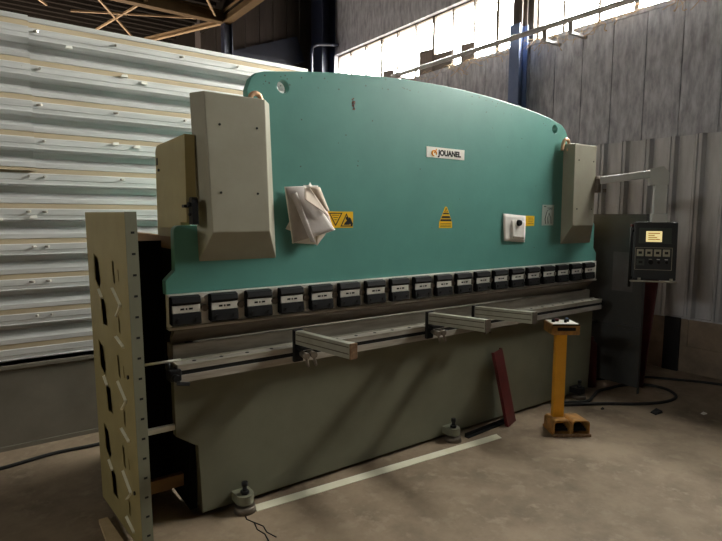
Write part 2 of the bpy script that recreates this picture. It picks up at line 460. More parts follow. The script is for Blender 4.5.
ibeam('roof_beam', (3.70, 9.05, 4.90), (2.9, 10.9, 4.90), 0.06, 0.06, M['brace'])
for a, b in (((1.62, 9.0), (2.66, 10.9)), ((2.42, 8.95), (2.05, 10.9)), ((1.55, 10.15), (3.3, 9.25)), ((3.05, 8.2), (3.5, 8.95)), ((0.5, 9.0), (1.2, 10.1))):
    a = Vector((*a, 4.92)); b = Vector((*b, 4.92))
    struct(MB().bar(a, b, 0.028, 0.028), 'roof_brace', M['brace'])
struct(MB().bar((3.9, 10.1, 4.35), (5.75, 10.1, 5.05), 0.08, 0.5), 'dark_haunch_beam', M['navy'])

# conduit in front of the windows and a bent pipe in the corner
cd = MB().cyl((5.85, 7.2, 3.945), (5.85, -4, 3.945), 0.033, seg=14)
cd.cyl((5.85, 7.12, 3.945), (5.85, 7.0, 3.945), 0.045, seg=14)
for y in (4.25, 3.9, 1.5, -1.0):
    cd.box((5.84, y - 0.03, 3.80), (5.86, y + 0.03, 3.945)).bar((5.85, y, 3.80), (XR, y, 3.80), 0.04, 0.03)
cd.cyl((5.86, 7.1, 3.93), (XR, 7.1, 3.93), 0.02)
tag(cd.build('conduit_pipe', M['pipe']), 'long grey conduit pipe running in front of the high windows', 'pipe')
bp = MB().tube(smooth_path([(5.55, 9.3, 0.0), (5.55, 9.3, 4.2), (5.56, 9.3, 4.80), (5.62, 9.3, 4.90), (5.74, 9.3, 4.95), (6.168, 9.3, 5.02)], 5), 0.03)
tag(bp.build('bent_pipe', M['navy']), 'thin dark bent pipe by the corner column left of the windows', 'pipe')
# dried vines hanging over the sill
vn = MB()
def strand(y, z, n, spread, drop):
    for _ in range(n):
        y0 = y + R.uniform(-spread, spread); p = Vector((XR - 0.03, y0, z + R.uniform(-0.0, 0.03))); pts = [p.copy()]
        dy = R.uniform(-.09, .09)
        for k in range(5):
            p = p + Vector((R.uniform(-.035, .015), dy + R.uniform(-.05, .05), R.uniform(-.06, .035) - drop)); p.x = min(p.x, XR - 0.01); pts.append(p.copy())
        vn.tube(smooth_path(pts, 3), R.uniform(0.0025, 0.005), 5)
for y, n, s, d in ((4.45, 16, .2, .02), (3.8, 16, .25, .015), (6.9, 6, .2, .02), (6.0, 7, .25, .02), (5.35, 10, .3, .005), (2.6, 14, .3, .012), (3.2, 4, .3, .0), (7.5, 3, .3, .0)):
    strand(y, ZS, n, s, d)
tag(vn.build('dry_vines', M['vine']), 'pale dried vine strands hanging over the window sill', 'dried plant', kind='stuff')

# ------------------------------------------------------------------ press brake
YF = 2.78
pb = empty('press_brake', (2.75, 3.0, 0))
tag(pb, 'large teal and olive grey press brake standing across the workshop floor', 'press brake')
# bed apron
bed = MB()
bed.add_mesh(plate_mesh([[(0.822, 0.80), (0.826, 0.49), (0.941, 0.41), (0.958, 0.025), (4.69, 0.025), (4.71, 0.41), (4.71, 0.80)]], 0.05, 0.003), Matrix.Translation((0, YF + 0.025, 0)) @ XZ)
bedo = bed.build('bed_plate', M['bed'], pb)
bb = MB().box((0.97, YF + 0.05, 0.05), (4.60, 3.05, 0.78)).box((0.85, YF + 0.03, 0.78), (4.70, 2.96, 0.895))
bb.build('bed_body', M['bed'], pb)
# side frames (upper), black throat covers, rear bodies
for nm, xa, xb in (('l', 0.90, 0.95), ('r', 4.57, 4.62)):
    sf = MB().prism(([(2.74, 1.61), (2.84, 1.61)] if nm == 'l' else []) + [(2.84, 1.53), (3.26, 1.53)] + arc(3.21, 1.99, 0.05, 0, 90, 5) + [(2.74 if nm == 'l' else 2.84, 2.05)], 0, xa, xb)
    o = sf.build('side_frame', M['olive2'], pb)
    d = -1 if nm == 'l' else 1
    xx = xa if d < 0 else xb
    MB().box((min(xx, xx + d * .004), 3.215, 1.93), (max(xx, xx + d * .004), 3.235, 1.97)).build('frame_slot', M['black'], o)
    MB().cyl((xx, 3.19, 1.9), (xx + d * .008, 3.19, 1.9), .008).build('frame_bolt', M['black'], o)
    sc_ = MB().prism([(2.84, 0.03), (3.9, 0.03), (3.9, 1.46), (2.84, 1.46)], 0, xa + 0.01, xb)
    sc_.build('throat_cover', M['blackmatt'], pb)
    MB().box((xa + 0.005, 2.84, 1.46), (xb, 3.9, 1.53), 0.003).build('cover_rail', M['wood'], pb)
    lg = MB().box((xa, 2.87, 0.9) if d < 0 else (xb, 2.87, 0.9), (xa - 0.03, 2.93, 1.30) if d < 0 else (xb + 0.03, 2.93, 1.30))
    for k in range(12): 
        x0 = (xa - 0.04) if d < 0 else (xb + 0.03)
        lg.box((x0, 2.875, 0.92 + k * .03), (x0 + 0.01, 2.925, 0.935 + k * .03))
    lg.build('ram_guide', M['blackmatt'], pb)
# linear scale gadget beside the left cover
ls = MB().prism(arc(2.705, 1.71, 0.028, 180, 0, 8) + [(2.733, 1.60), (2.677, 1.60)], 0, 0.91, 0.94)
ls.cyl((0.895, 2.705, 1.70), (0.912, 2.705, 1.70), 0.012).box((0.885, 2.73, 1.685), (0.912, 2.765, 1.70)).cyl((0.90, 2.705, 1.65), (0.912, 2.705, 1.65), 0.008)
ls.build('position_scale', M['black'], pb)
# ram plate
left = [(0.797, 1.245), (0.796, 1.315), (0.845, 1.365), (0.845, 1.565)] + arc(0.875, 1.565, 0.03, 180, 90, 4) + [(1.257, 1.595), (1.257, 2.325)]
top = [(1.28, 2.385), (1.31, 2.415), (1.36, 2.432)]
n = 26
top += [(1.36 + (4.02 - 1.36) * i / n, 2.545 - 0.0605 * ((1.36 + (4.02 - 1.36) * i / n) - 2.73) ** 2) for i in range(1, n)]
top += [(4.04, 2.432), (4.10, 2.418), (4.155, 2.385), (4.19, 2.34), (4.20, 2.29)]
right = [(4.20, 1.595)] + arc(4.645, 1.565, 0.03, 90, 0, 4) + [(4.675, 1.365), (4.724, 1.315), (4.724, 1.245)]
ram_out = left + top + right
ram = MB()
ram.add_mesh(plate_mesh([ram_out[::-1], circle(1.475, 2.365, 0.036), circle(4.01, 2.375, 0.036)], 0.055, 0.004), Matrix.Translation((0, YF + 0.0275, 0)) @ XZ)
ramo = ram.build('ram_plate', M['teal'], pb)
sp = MB()
for k in range(16):
    sp.add_mesh(plate_mesh([circle(1.952 + R.uniform(-.012, .012), 2.335 + R.uniform(-.038, .032), R.uniform(.003, .008), 7)], 0.0012, 0.0002), Matrix.Translation((0, YF - 0.0004, 0)) @ XZ)
tag(sp.build('paint_chip', M['scrap'], ramo), kind='stuff')
ch = MB()
for k in range(60):
    x = R.uniform(1.35, 4.1); zt = 2.545 - 0.0605 * (x - 2.73) ** 2
    z = zt - abs(R.gauss(0, .05)) - .012 if k < 44 else R.uniform(1.35, 2.4)
    if x > 4.1 and z > 2.36: continue
    ch.add_mesh(plate_mesh([circle(x, z, R.uniform(.002, .005), 6)], 0.001, 0.0001), Matrix.Translation((0, YF - 0.0003, 0)) @ XZ)
tag(ch.build('paint_wear', M['greyink'], ramo), kind='stuff')
# brass coloured cylinder pipes peeping over the covers
for x, s in ((1.285, 1), (4.115, -1)):
    MB().tube(smooth_path([(x - .03 * s, 2.735, 2.20), (x - .03 * s, 2.735, 2.27), (x - .005 * s, 2.735, 2.295), (x + .03 * s, 2.74, 2.28), (x + .045 * s, 2.745, 2.20)], 5), 0.014).build('hydraulic_pipe', M['copper'], pb)
# cylinder covers: wedge sides toward the middle, sloped bottom
def cover():
    yb, yf = YF, 2.655
    zt, zm, zb = 2.262, 1.562, 1.405
    b = MB()
    # front ring, back ring; back of the outer side leans back above the ram shoulder
    A = [(0.972, yf, zt - .008), (1.301, yf, zt - .008), (1.321, yf, zm), (1.004, yf, zm)]
    B = [(0.942, yb, zt), (1.387, yb, zt), (1.420, yb, zb), (0.970, yb, zb)]
    b.loft(A, B)
    bmesh.ops.bevel(b.bm, geom=list(b.bm.edges), offset=0.005, segments=2, affect='EDGES', profile=0.5)
    o = b.build('cylinder_cover', M['guard'], pb)
    for x in (1.05, 1.252):
        for z in (2.10, 1.762):
            MB().cyl((x, yf - 0.004, z), (x, yf + 0.004, z), 0.006, seg=10).build('cover_screw', M['black'], o)
    return o
cover()
def right_cover():
    yb, yf = YF, 2.655; zt, zm, zb = 2.262, 1.575, 1.412
    b = MB().loft([(4.120, yf, zt - .006), (4.442, yf, zt - .006), (4.440, yf, zm), (4.130, yf, zm)], [(4.139, yb, zt), (4.49, yb, zt), (4.612, yb, zb), (4.150, yb, zb)])
    bmesh.ops.bevel(b.bm, geom=list(b.bm.edges), offset=0.005, segments=2, affect='EDGES', profile=0.5)
    o = b.build('cylinder_cover', M['guard'], pb)
    for x in (4.18, 4.40):
        for z in (zt - 0.14, zm + 0.14): MB().cyl((x, yf - 0.004, z), (x, yf + 0.004, z), 0.006, seg=10).build('cover_screw', M['black'], o)
right_cover()

# brand plate
bx, bz = 2.75, 2.087
br = MB().box((bx - 0.185, YF - 0.004, bz - 0.036), (bx + 0.185, YF, bz + 0.036), 0.001)
bro = br.build('brand_plate', M['white'], pb)
MB().add_mesh(text_mesh('JOUANEL', 0.052, 0.0008, 0.0026), Matrix.Translation((bx + 0.036, YF - 0.0045, bz - 0.002)) @ XZ).build('brand_lettering', M['ink'], bro)
lg = MB()
lg.tube([(bx - 0.115 + 0.021 * math.cos(a), YF - 0.0045, bz - 0.006 + 0.017 * math.sin(a)) for a in [math.radians(d) for d in range(-30, 290, 20)]], 0.0052, 6)
lg.tube([(bx - 0.115, YF - 0.0045, bz - 0.004), (bx - 0.100, YF - 0.0045, bz + 0.006), (bx - 0.094, YF - 0.0045, bz + 0.024)], 0.0042, 6)
lg.add_mesh(plate_mesh([circle(bx - 0.130, bz - 0.006, 0.007, 12)], 0.001, 0.0001), Matrix.Translation((0, YF - 0.0045, 0)) @ XZ)
lg.build('brand_emblem', M['orange'], bro)
# warning stickers
def flat(loops, y, name, m, par):
    return MB().add_mesh(plate_mesh(loops, 0.0010, 0.0001), Matrix.Translation((0, y, 0)) @ XZ).build(name, m, par)
st = MB().box((1.745, YF - 0.0015, 1.574), (1.955, YF, 1.674)).build('warning_sticker', M['sticker'], pb)
def tri_ring(cx, z0, w, h, t):
    return [[(cx - w / 2, z0), (cx + w / 2, z0), (cx, z0 + h)], [(cx - w / 2 + 1.8 * t, z0 + t), (cx, z0 + h - 2 * t), (cx + w / 2 - 1.8 * t, z0 + t)]]
def tri_down(cx, z1, w, h, t):
    return [[(x, 2 * z1 - z) for x, z in lp][::-1] for lp in tri_ring(cx, z1, w, h, t)]
mk = MB()
for lp in (tri_ring(1.905, 1.582, 0.09, 0.082, 0.006),): mk.add_mesh(plate_mesh(lp, 0.001, 0.0001), Matrix.Translation((0, YF - 0.0019, 0)) @ XZ)
for lp in (tri_down(1.825, 1.666, 0.10, 0.082, 0.006),): mk.add_mesh(plate_mesh(lp, 0.001, 0.0001), Matrix.Translation((0, YF - 0.0019, 0)) @ XZ)
for lp in ([[(1.885, 1.592), (1.928, 1.592), (1.935, 1.612), (1.918, 1.634), (1.906, 1.644), (1.898, 1.634), (1.908, 1.618), (1.892, 1.604)]],
           [[(1.93, 1.60), (1.950, 1.58), (1.953, 1.60), (1.935, 1.635), (1.922, 1.64)]],):
    mk.add_mesh(plate_mesh(lp, 0.001, 0.0001), Matrix.Translation((0, YF - 0.0019, 0)) @ XZ)
for k in range(3): mk.box((1.80 + .008 * k, YF - 0.002, 1.650 - .014 * k), (1.85 - .008 * k, YF - 0.0012, 1.653 - .014 * k))
mk.build('warning_symbol', M['ink'], st)
st2 = flat([[(2.698, 1.565), (2.828, 1.565), (2.826, 1.607), (2.772, 1.715), (2.756, 1.715), (2.700, 1.607)]], YF - 0.0007, 'warning_sticker', M['sticker'], pb)
mk = MB()
for z0, w0, z1, w1 in ((1.613, .056, 1.627, .049), (1.634, .046, 1.650, .036), (1.662, .032, 1.672, .026)):
    mk.add_mesh(plate_mesh([[(2.764 - w0, z0), (2.764 + w0, z0), (2.764 + w1, z1), (2.764 - w1, z1)]], 0.001, 0.0001), Matrix.Translation((0, YF - 0.0016, 0)) @ XZ)
mk.add_mesh(plate_mesh(tri_ring(2.764, 1.676, 0.034, 0.034, 0.004), 0.001, 0.0001), Matrix.Translation((0, YF - 0.0016, 0)) @ XZ)
for z in (1.574, 1.584, 1.594): mk.box((2.71, YF - 0.002, z), (2.815, YF - 0.0012, z + 0.003))
mk.build('warning_symbol', M['ink'], st2)
st3 = MB().box((3.66, YF - 0.0015, 1.572), (3.778, YF, 1.655)).build('warning_sticker', M['sticker'], pb)
mk = MB()
for k in range(4): mk.box((3.70, YF - 0.002, 1.59 + .015 * k), (3.768 - .01 * (k % 2), YF - 0.0012, 1.593 + .015 * k))
mk.build('warning_symbol', M['rust'], st3)
dg = MB().box((3.879, YF - 0.0015, 1.575), (4.040, YF, 1.748)).build('diagram_sticker', M['grey_label'], pb)
mk = MB()
mk.tube([(3.93, YF - .002, 1.59), (3.92, YF - .002, 1.63), (3.935, YF - .002, 1.67), (3.95, YF - .002, 1.70), (3.99, YF - .002, 1.715), (4.01, YF - .002, 1.71)], 0.003, 5)
mk.tube([(3.965, YF - .002, 1.59), (3.955, YF - .002, 1.64), (3.97, YF - .002, 1.68), (4.0, YF - .002, 1.64), (4.005, YF - .002, 1.59)], 0.003, 5)
mk.box((3.95, YF - .002, 1.718), (4.02, YF - .0012, 1.724)).box((3.90, YF - .002, 1.73), (3.93, YF - .0012, 1.738))
mk.build('diagram_lines', M['greyink'], dg)

# tool line: clamp backing, punch, clamps
MB().box((0.80, YF - 0.02, 1.075), (4.70, YF + 0.02, 1.243), 0.002).build('clamp_backing', M['plate'], pb)
pch = MB().prism([(2.765, 1.075), (2.80, 1.075), (2.85, 1.0), (2.845, 0.978), (2.838, 0.975), (2.79, 1.03), (2.765, 1.055)], 0, 0.83, 4.66)
pch.build('punch', M['steel_dark'], pb)
MB().box((0.80, 2.75, 1.062), (4.70, 2.80, 1.078), 0.002).build('punch_ledge', M['steel'], pb)
c0 = 0.883
def clamp():
    x0, x1 = c0 - 0.073, c0 + 0.073
    b = MB()
    b.box((x0 + 0.006, 2.735, 1.092), (x1 - 0.006, 2.759, 1.234), 0.002)
    o = b.build('tool_clamp', M['blackmatt'], pb)
    MB().prism([(2.758, 1.238), (2.725, 1.232), (2.718, 1.205), (2.728, 1.192), (2.758, 1.190)], 0, x0, x1).build('upper_jaw', M['black'], o)
    MB().prism([(2.758, 1.150), (2.722, 1.148), (2.715, 1.098), (2.725, 1.088), (2.758, 1.088)], 0, x0, x1).build('lower_jaw', M['black'], o)
    MB().box((x0 + .002, 2.728, 1.150), (x1 - .002, 2.758, 1.190), 0.003).build('clamp_plate', M['plate'], o)
    for dx in (-0.022, 0.0, 0.022):
        w = 0.010 if dx else 0.004
        MB().box((c0 + dx - w, 2.726, 1.166), (c0 + dx + w, 2.7285, 1.176), 0.001).build('clamp_slot', M['slot'], o)
    for dx in (-0.045, 0.05):
        MB().cyl((c0 + dx, 2.711, 1.118), (c0 + dx, 2.722, 1.118), 0.010, seg=10).build('clamp_bolt', M['black'], o)
    w = MB().box((x0 - 0.007, 2.728, 1.095), (x0, 2.758, 1.236), 0.003)
    w.build('wedge', M['blackmatt'], o)
    return o
k0 = clamp()
for i in range(1, 19):
    copy_tree(k0, (0.2034 * i, 0, 0), pb)
for i in range(18):
    x = c0 + 0.2034 * (i + 0.5)
    MB().cyl((x, 2.762, 1.165), (x, 2.74, 1.165), 0.018, seg=12).build('adjuster_stud', M['steel_dark'], pb)
# die on the bed
die = MB().prism([(2.80, 0.895), (2.90, 0.895), (2.90, 0.972), (2.86, 0.972), (2.845, 0.955), (2.83, 0.972), (2.80, 0.972)], 0, 0.83, 4.68)
die.build('die', M['die'], pb)
# front rail with slot and holes
rl = MB().prism([(2.70, 0.80), (2.78, 0.80), (2.78, 0.893), (2.70, 0.893), (2.70, 0.862), (2.712, 0.862), (2.712, 0.838), (2.70, 0.838)], 0, 0.82, 4.72)
rlo = rl.build('support_rail', M['steel'], pb)
MB().box((0.82, 2.706, 0.838), (4.72, 2.713, 0.862)).build('rail_groove', M['slot'], rlo)
for i in range(26):
    x = 0.92 + i * 0.148
    MB().cyl((x, 2.742, 0.892), (x, 2.742, 0.8945), 0.011, seg=10).build('rail_hole', M['slot'], rlo)
for y0, z0 in ((2.697, 0.886), (2.775, 0.893)):
    MB().box((0.82, y0, z0), (4.72, y0 + 0.007, z0 + 0.008)).build('rail_lip', M['alu'], rlo)
rd = MB().cyl((0.68, 2.775, 0.90), (0.86, 2.775, 0.90), 0.007, seg=10)
rd.build('rail_rod', M['alu'], pb)
ec = MB().cyl((4.72, 2.74, 0.85), (4.75, 2.74, 0.85), 0.05).cyl((4.75, 2.74, 0.86), (4.78, 2.74, 0.86), 0.022)
ec.build('rail_end_knob', M['black'], pb)
lk = MB().box((0.775, 2.68, 0.815), (0.835, 2.75, 0.875), 0.006).cyl((0.80, 2.64, 0.84), (0.80, 2.69, 0.84), 0.018).bar((0.79, 2.60, 0.83), (0.86, 2.66, 0.80), 0.02, 0.02, 0.004).cyl((0.775, 2.71, 0.88), (0.775, 2.71, 0.91), 0.012)
lk.build('rail_stop', M['black'], pb)
# support arms
def arm(x, yt, end_m):
    # slightly raised towards its free end
    zr, ztip = 0.952, 0.985
    b = MB()
    p0 = Vector((x, 2.70, zr)); p1 = Vector((x, yt, ztip))
    b.bar(p0, p1, 0.042, 0.078, 0.003)
    o = b.build('support_arm', M['alu'], pb)
    e = MB().bar(p1 + Vector((0, 0.006, 0)), p1 + Vector((0, -0.004, 0)), 0.043, 0.08, 0.002)
    e.build('end_cap', end_m, o)
    for s in (-1, 1):
        for dz in (-0.014, 0.020):
            q = Vector((s * 0.0213, 0, dz))
            MB().bar(p0 + q + Vector((0, -.03, 0)), p1 + q + Vector((0, .012, 0)), 0.001, 0.006).build('arm_groove', M['steel_dark'], o)
    bk = MB().box((x - 0.03, 2.675, 0.81), (x + 0.03, 2.699, 0.998), 0.004)
    bk.build('arm_bracket', M['black'], o)
    for dx in (0.0, 0.05):
        kb = MB()
        kb.cyl((x + dx + .01, 2.66, 0.86), (x + dx + .01, 2.60, 0.855), 0.016, 0.020, 12).cyl((x + dx + .01, 2.675, 0.86), (x + dx + .01, 2.65, 0.86), 0.009)
        kb.bar((x + dx + .01, 2.61, 0.85), (x + dx + .02, 2.60, 0.795), 0.016, 0.014, 0.003)
        kb.build('clamp_knob', M['steel_dark'], o)
    MB().box((x - 0.02, 2.63, 0.885), (x + 0.09, 2.675, 0.905), 0.003).build('clamp_bar', M['black'], o)
    return o
arm(1.505, 2.13, M['rust']); arm(2.535, 2.17, M['steel_dark']); arm(2.995, 2.17, M['steel_dark'])
# levelling feet
def foot(x, dark=False):
    b = MB().prism([(x - 0.05, YF), (x + 0.05, YF), (x + 0.05, 2.72)] + [(x + 0.05 * math.cos(a), 2.715 + 0.05 * math.sin(a)) for a in [math.radians(-20 - 14 * k) for k in range(11)]] + [(x - 0.05, 2.72)], 2, 0.05, 0.10)
    o = b.build('foot_lug', M['black'] if dark else M['bed'], pb)  # dark: black lug colour stands in for the shade on that foot
    MB().cyl((x, 2.712, 0.0), (x, 2.712, 0.035), 0.062, 0.055, 24).build('foot_pad', M['steel_dark'], o)
    MB().cyl((x, 2.712, 0.035), (x, 2.712, 0.165), 0.012).cyl((x, 2.712, 0.10), (x, 2.712, 0.118), 0.024, seg=6).cyl((x, 2.712, 0.145), (x, 2.712, 0.168), 0.018, seg=6).build('levelling_bolt', M['black'], o)
foot(1.175); foot(2.82); foot(4.44, True)

# control arm and pendant (swings out from the right cover)
ar = MB().bar((4.47, 2.63, 1.962), (4.74, 2.29, 2.018), 0.075, 0.062, 0.006)
aro = ar.build('control_arm', M['ctrlgrey'], pb)
MB().cyl((4.478, 2.655, 1.86), (4.478, 2.655, 2.0), 0.03).box((4.44, 2.63, 1.87), (4.50, 2.70, 1.98), 0.006).cyl((4.50, 2.60, 1.86), (4.50, 2.60, 1.89), 0.014).build('swivel_bracket', M['steel_dark'], aro)
T = math.radians(-55)
PM = Matrix.Translation((4.765, 2.26, 0)) @ Matrix.Rotation(T, 4, 'Z')
el = MB(PM).prism([(-0.085, 1.92), (0.055, 1.92), (0.055, 2.02), (0.01, 2.075), (-0.085, 2.055)], 1, -0.055, 0.055)
el.build('arm_elbow', M['ctrlgrey'], aro)
po = MB(PM).box((-0.045, -0.045, 1.60), (0.05, 0.045, 1.93), 0.006).box((-0.055, -0.052, 1.60), (0.06, 0.052, 1.68), 0.005)
po.box((0.02, -0.047, 1.70), (0.045, -0.044, 1.75))
po.build('arm_post', M['ctrlgrey'], aro)
PM2 = Matrix.Translation((4.755, 2.235, 0)) @ Matrix.Rotation(T, 4, 'Z') @ Matrix.Translation((-0.03, 0, 1.36)) @ Matrix.Rotation(math.radians(-4), 4, 'X')
pe = MB(PM2).box((-0.165, -0.05, -0.245), (0.160, 0.07, 0.245), 0.008)
peo = pe.build('control_panel', M['ctrl'], pb)
MB(PM2).box((-0.130, -0.056, 0.065), (0.115, -0.049, 0.195), 0.003).build('screen_bezel', M['bezel'], peo)
MB(PM2).box((-0.078, -0.059, 0.078), (0.042, -0.055, 0.168), 0.002).build('screen', M['screen'], peo)
si = MB(PM2)
for k in range(4): si.box((-0.063, -0.0598, 0.094 + .017 * k), (0.027 - .02 * (k % 3), -0.0588, 0.103 + .017 * k))
si.build('screen_text', M['screenink'], peo)
fr = MB(PM2)
fr.add_mesh(plate_mesh([[(-.155, -.16), (.125, -.16), (.125, .03), (-.155, .03)], [(-.152, -.157), (.122, -.157), (.122, .027), (-.152, .027)]], 0.003, 0.0001), Matrix.Translation((0, -0.0515, 0)) @ XZ)
fr.build('keypad_border', M['key'], peo)
def key(x, z, w, h, m=M['key']):
    o = MB(PM2).box((x - w / 2, -0.056, z - h / 2), (x + w / 2, -0.0495, z + h / 2), 0.002).build('key', m, peo)
    MB(PM2).box((x - w * .25, -0.0568, z - h * .18), (x + w * .25, -0.0555, z + h * .18), 0.0003).build('key_mark', M['ink'], o)
for i in range(4): key(-0.117 + 0.066 * i, -0.015, 0.053, 0.06)
key(-0.112, -0.095, 0.060, 0.055, M['bezel'])
for x in (-0.037, 0.023, 0.083):
    kn = MB(PM2).cyl((x, -0.049, -0.095), (x, -0.068, -0.095), 0.019 if x < 0 else 0.011).build('rotary_knob', M['black'], peo)
    MB(PM2).box((x - .012, -0.052, -0.073), (x + .012, -0.0495, -0.067)).build('knob_label', M['white'] if x > 0 else M['key'], kn)
tr_ = MB(PM2).box((-0.19, -0.10, -0.262), (0.16, -0.05, -0.250), 0.003)
tr_.build('pendant_shelf', M['alu'], peo)
for x in (-0.12, 0.12): MB(PM2).cyl((x, -0.075, -0.25), (x, -0.075, -0.228), 0.012).build('shelf_stud', M['alu'], peo)
hd = MB(PM2).cyl((-0.19, -0.035, -0.31), (-0.185, -0.035, 0.21), 0.012).box((-0.195, -0.045, 0.16), (-0.17, -0.025, 0.18)).box((-0.20, -0.045, -0.24), (-0.17, -0.025, -0.22))
hd.build('pendant_handle', M['black'], peo)
MB(PM2).cyl((-0.185, -0.035, 0.205), (-0.185, -0.035, 0.225), 0.013).build('handle_tip', M['red'], peo)

# ------------------------------------------------------------------ side guards
def side_guard(name, mtx, mats, label, louvers=True):
    root = empty(name, mtx @ Vector((0, 0, 0.02)))
    tag(root, label, 'safety guard')
    W, Hh = 0.70, 1.64
    loops = [[(0, 0.02), (W, 0.02), (W, Hh + .02), (0, Hh + .02)]]
    for zo in ((0, -0.47, -0.94) if louvers else ()):
        for q in ([(.58, 1.44), (.49, 1.42), (.46, 1.30), (.50, 1.262), (.57, 1.30)], [(.50, 1.245), (.40, 1.20), (.38, 1.08), (.47, 1.075)],
                  [(.25, 1.425), (.215, 1.42), (.205, 1.31), (.235, 1.32)], [(.155, 1.39), (.14, 1.385), (.135, 1.33), (.15, 1.33)], [(.19, 1.16), (.165, 1.15), (.165, 1.07), (.19, 1.08)]):
            loops.append([(a, b + zo) for a, b in q])
    YZ = Matrix(((0, 0, 1, 0), (1, 0, 0, 0), (0, 1, 0, 0), (0, 0, 0, 1)))
    sh = MB(mtx).add_mesh(plate_mesh(loops, 0.003, 0.0004), YZ)
    sh.box((0.0, W - .002, 0.02), (0.05, W, Hh + .02)).box((0.0, 0.002, Hh + .018), (0.05, W, Hh + .02))
    so = sh.build('guard_sheet', mats[0], root)
    if louvers: MB(mtx).box((0.030, 0.004, 0.03), (0.032, W - .004, Hh + .01)).build('inner_sheet', mats[0], root)  # backing sheet added so the cutouts look dark inside
    fg = MB(mtx).box((-0.003, -0.003, 0.0), (0.050, 0.0, Hh + .022), 0.001).box((0.048, 0, 0.0), (0.050, 0.03, Hh + .022))
    fo = fg.build('front_flange', mats[1], root)
    for k in range(16):
        z = 0.10 + k * 0.0975
        MB(mtx).box((0.020, -0.0045, z), (0.036, -0.0028, z + 0.010)).build('flange_slot', M['slot'], fo)
    if louvers:
        for zo in (0, -0.47, -0.94):
            for q in ([(.245, 1.295), (.125, 1.225), (.20, 1.165)], [(.23, 1.055), (.115, 1.025)], [(.50, 1.262), (.445, 1.225)]):
                t = MB(mtx)
                for (a, b), (c, d) in zip(q[:-1], q[1:]):
                    t.loft([(-.001, a, b + zo), (-.001, c, d + zo), (-.001, c, d + zo - .012), (-.001, a, b + zo - .012)],
                           [(-.014, a, b + zo - .004), (-.014, c, d + zo - .004), (-.012, c, d + zo - .010), (-.012, a, b + zo - .010)])
                t.build('louvre_tab', M['strip'], so)
    for z in (0.88, 0.30):
        MB(mtx).cyl((-0.008, 0.075, z), (0.0, 0.075, z), 0.010, seg=10).build('guard_bolt', M['black'], so)
    return root
GM = Matrix.Translation((0.602, 2.60, 0)) @ Matrix.Rotation(math.radians(4.0), 4, 'Z') @ Matrix.Rotation(math.radians(-0.9), 4, 'Y')
lg_ = side_guard('side_guard', GM, (M['olive2'], M['bed']), 'tall olive louvred guard sheet standing left of the press brake')
MB().bar((0.66, 2.80, 0.54), (0.835, 2.80, 0.54), 0.025, 0.03, 0.003).build('guard_tie_bar', M['alu'], lg_)
MB().box((0.595, 3.22, 0.02), (0.9095, 3.235, 1.50), 0.001).build('rear_screen', M['blackmatt'], lg_)  # black sheet reaches the floor to hide bright gaps, standing in for shade
MB().bar((0.64, 2.95, 0.17), (0.908, 2.95, 0.17), 0.04, 0.07, 0.003).build('guard_base_bar', M['wood'], lg_)
# right guard: dark plain sheet seen from inside
rg = empty('side_guard', (5.0, 2.45, 0))
tag(rg, 'dark plain sheet guard standing right of the press brake behind the control pendant', 'safety guard')
RG = Matrix.Translation((4.985, 2.46, 0)) @ Matrix.Rotation(math.radians(-1.5), 4, 'Z')
so = MB(RG).box((-0.001, 0, 0.06), (0.004, 0.62, 1.675)).box((0.0, -0.0, 0.0), (0.035, 0.004, 1.677), 0.001).box((0.0, 0.616, 0.0), (0.035, 0.62, 1.677)).build('guard_sheet', M['darkpanel'], rg)
MB(RG).box((-0.014, 0.02, 0.60), (0.0, 0.60, 0.63), 0.003).box((-0.01, 0.0, 1.655), (0.0, 0.62, 1.677), 0.002).build('guard_stiffener', M['darkpanel'], rg)
MB(RG).box((-0.004, 0.10, 0.95), (-0.001, 0.30, 1.32)).build('reflection_patch', M['patch'], rg)  # reflections on the dark sheet, painted as paler rectangles
MB(RG).box((-0.004, 0.56, 1.05), (-0.001, 0.62, 1.28)).build('reflection_patch', M['patch'], rg)
MB(RG).bar((-0.24, 0.44, 0.62), (0.0, 0.44, 0.62), 0.03, 0.03).build('guard_tie_bar', M['black'], rg)
# red sheet metal leaning behind the right guard
rs = MB().loft([(5.22, 2.53, 0.0), (5.16, 3.0, 0.0), (5.33, 3.0, 1.15), (5.36, 2.50, 1.15)], [(5.24, 2.53, 0.0), (5.18, 3.0, 0.0), (5.35, 3.0, 1.15), (5.38, 2.50, 1.15)])
tag(rs.build('red_sheet', M['red']), 'dark red metal sheet leaning behind the dark guard on the right', 'metal sheet')
rb_ = MB().cyl((4.86, 2.86, 0.0), (4.86, 2.86, 0.42), 0.06, 0.05, 20).cyl((4.86, 2.86, 0.42), (4.86, 2.86, 0.46), 0.05, 0.02, 20).cyl((4.86, 2.86, 0.46), (4.86, 2.86, 0.49), 0.02, 0.02, 12)
rbo = rb_.build('gas_bottle', M['red'])
tag(rbo, 'small dark red bottle between press brake end and dark guard', 'bottle')

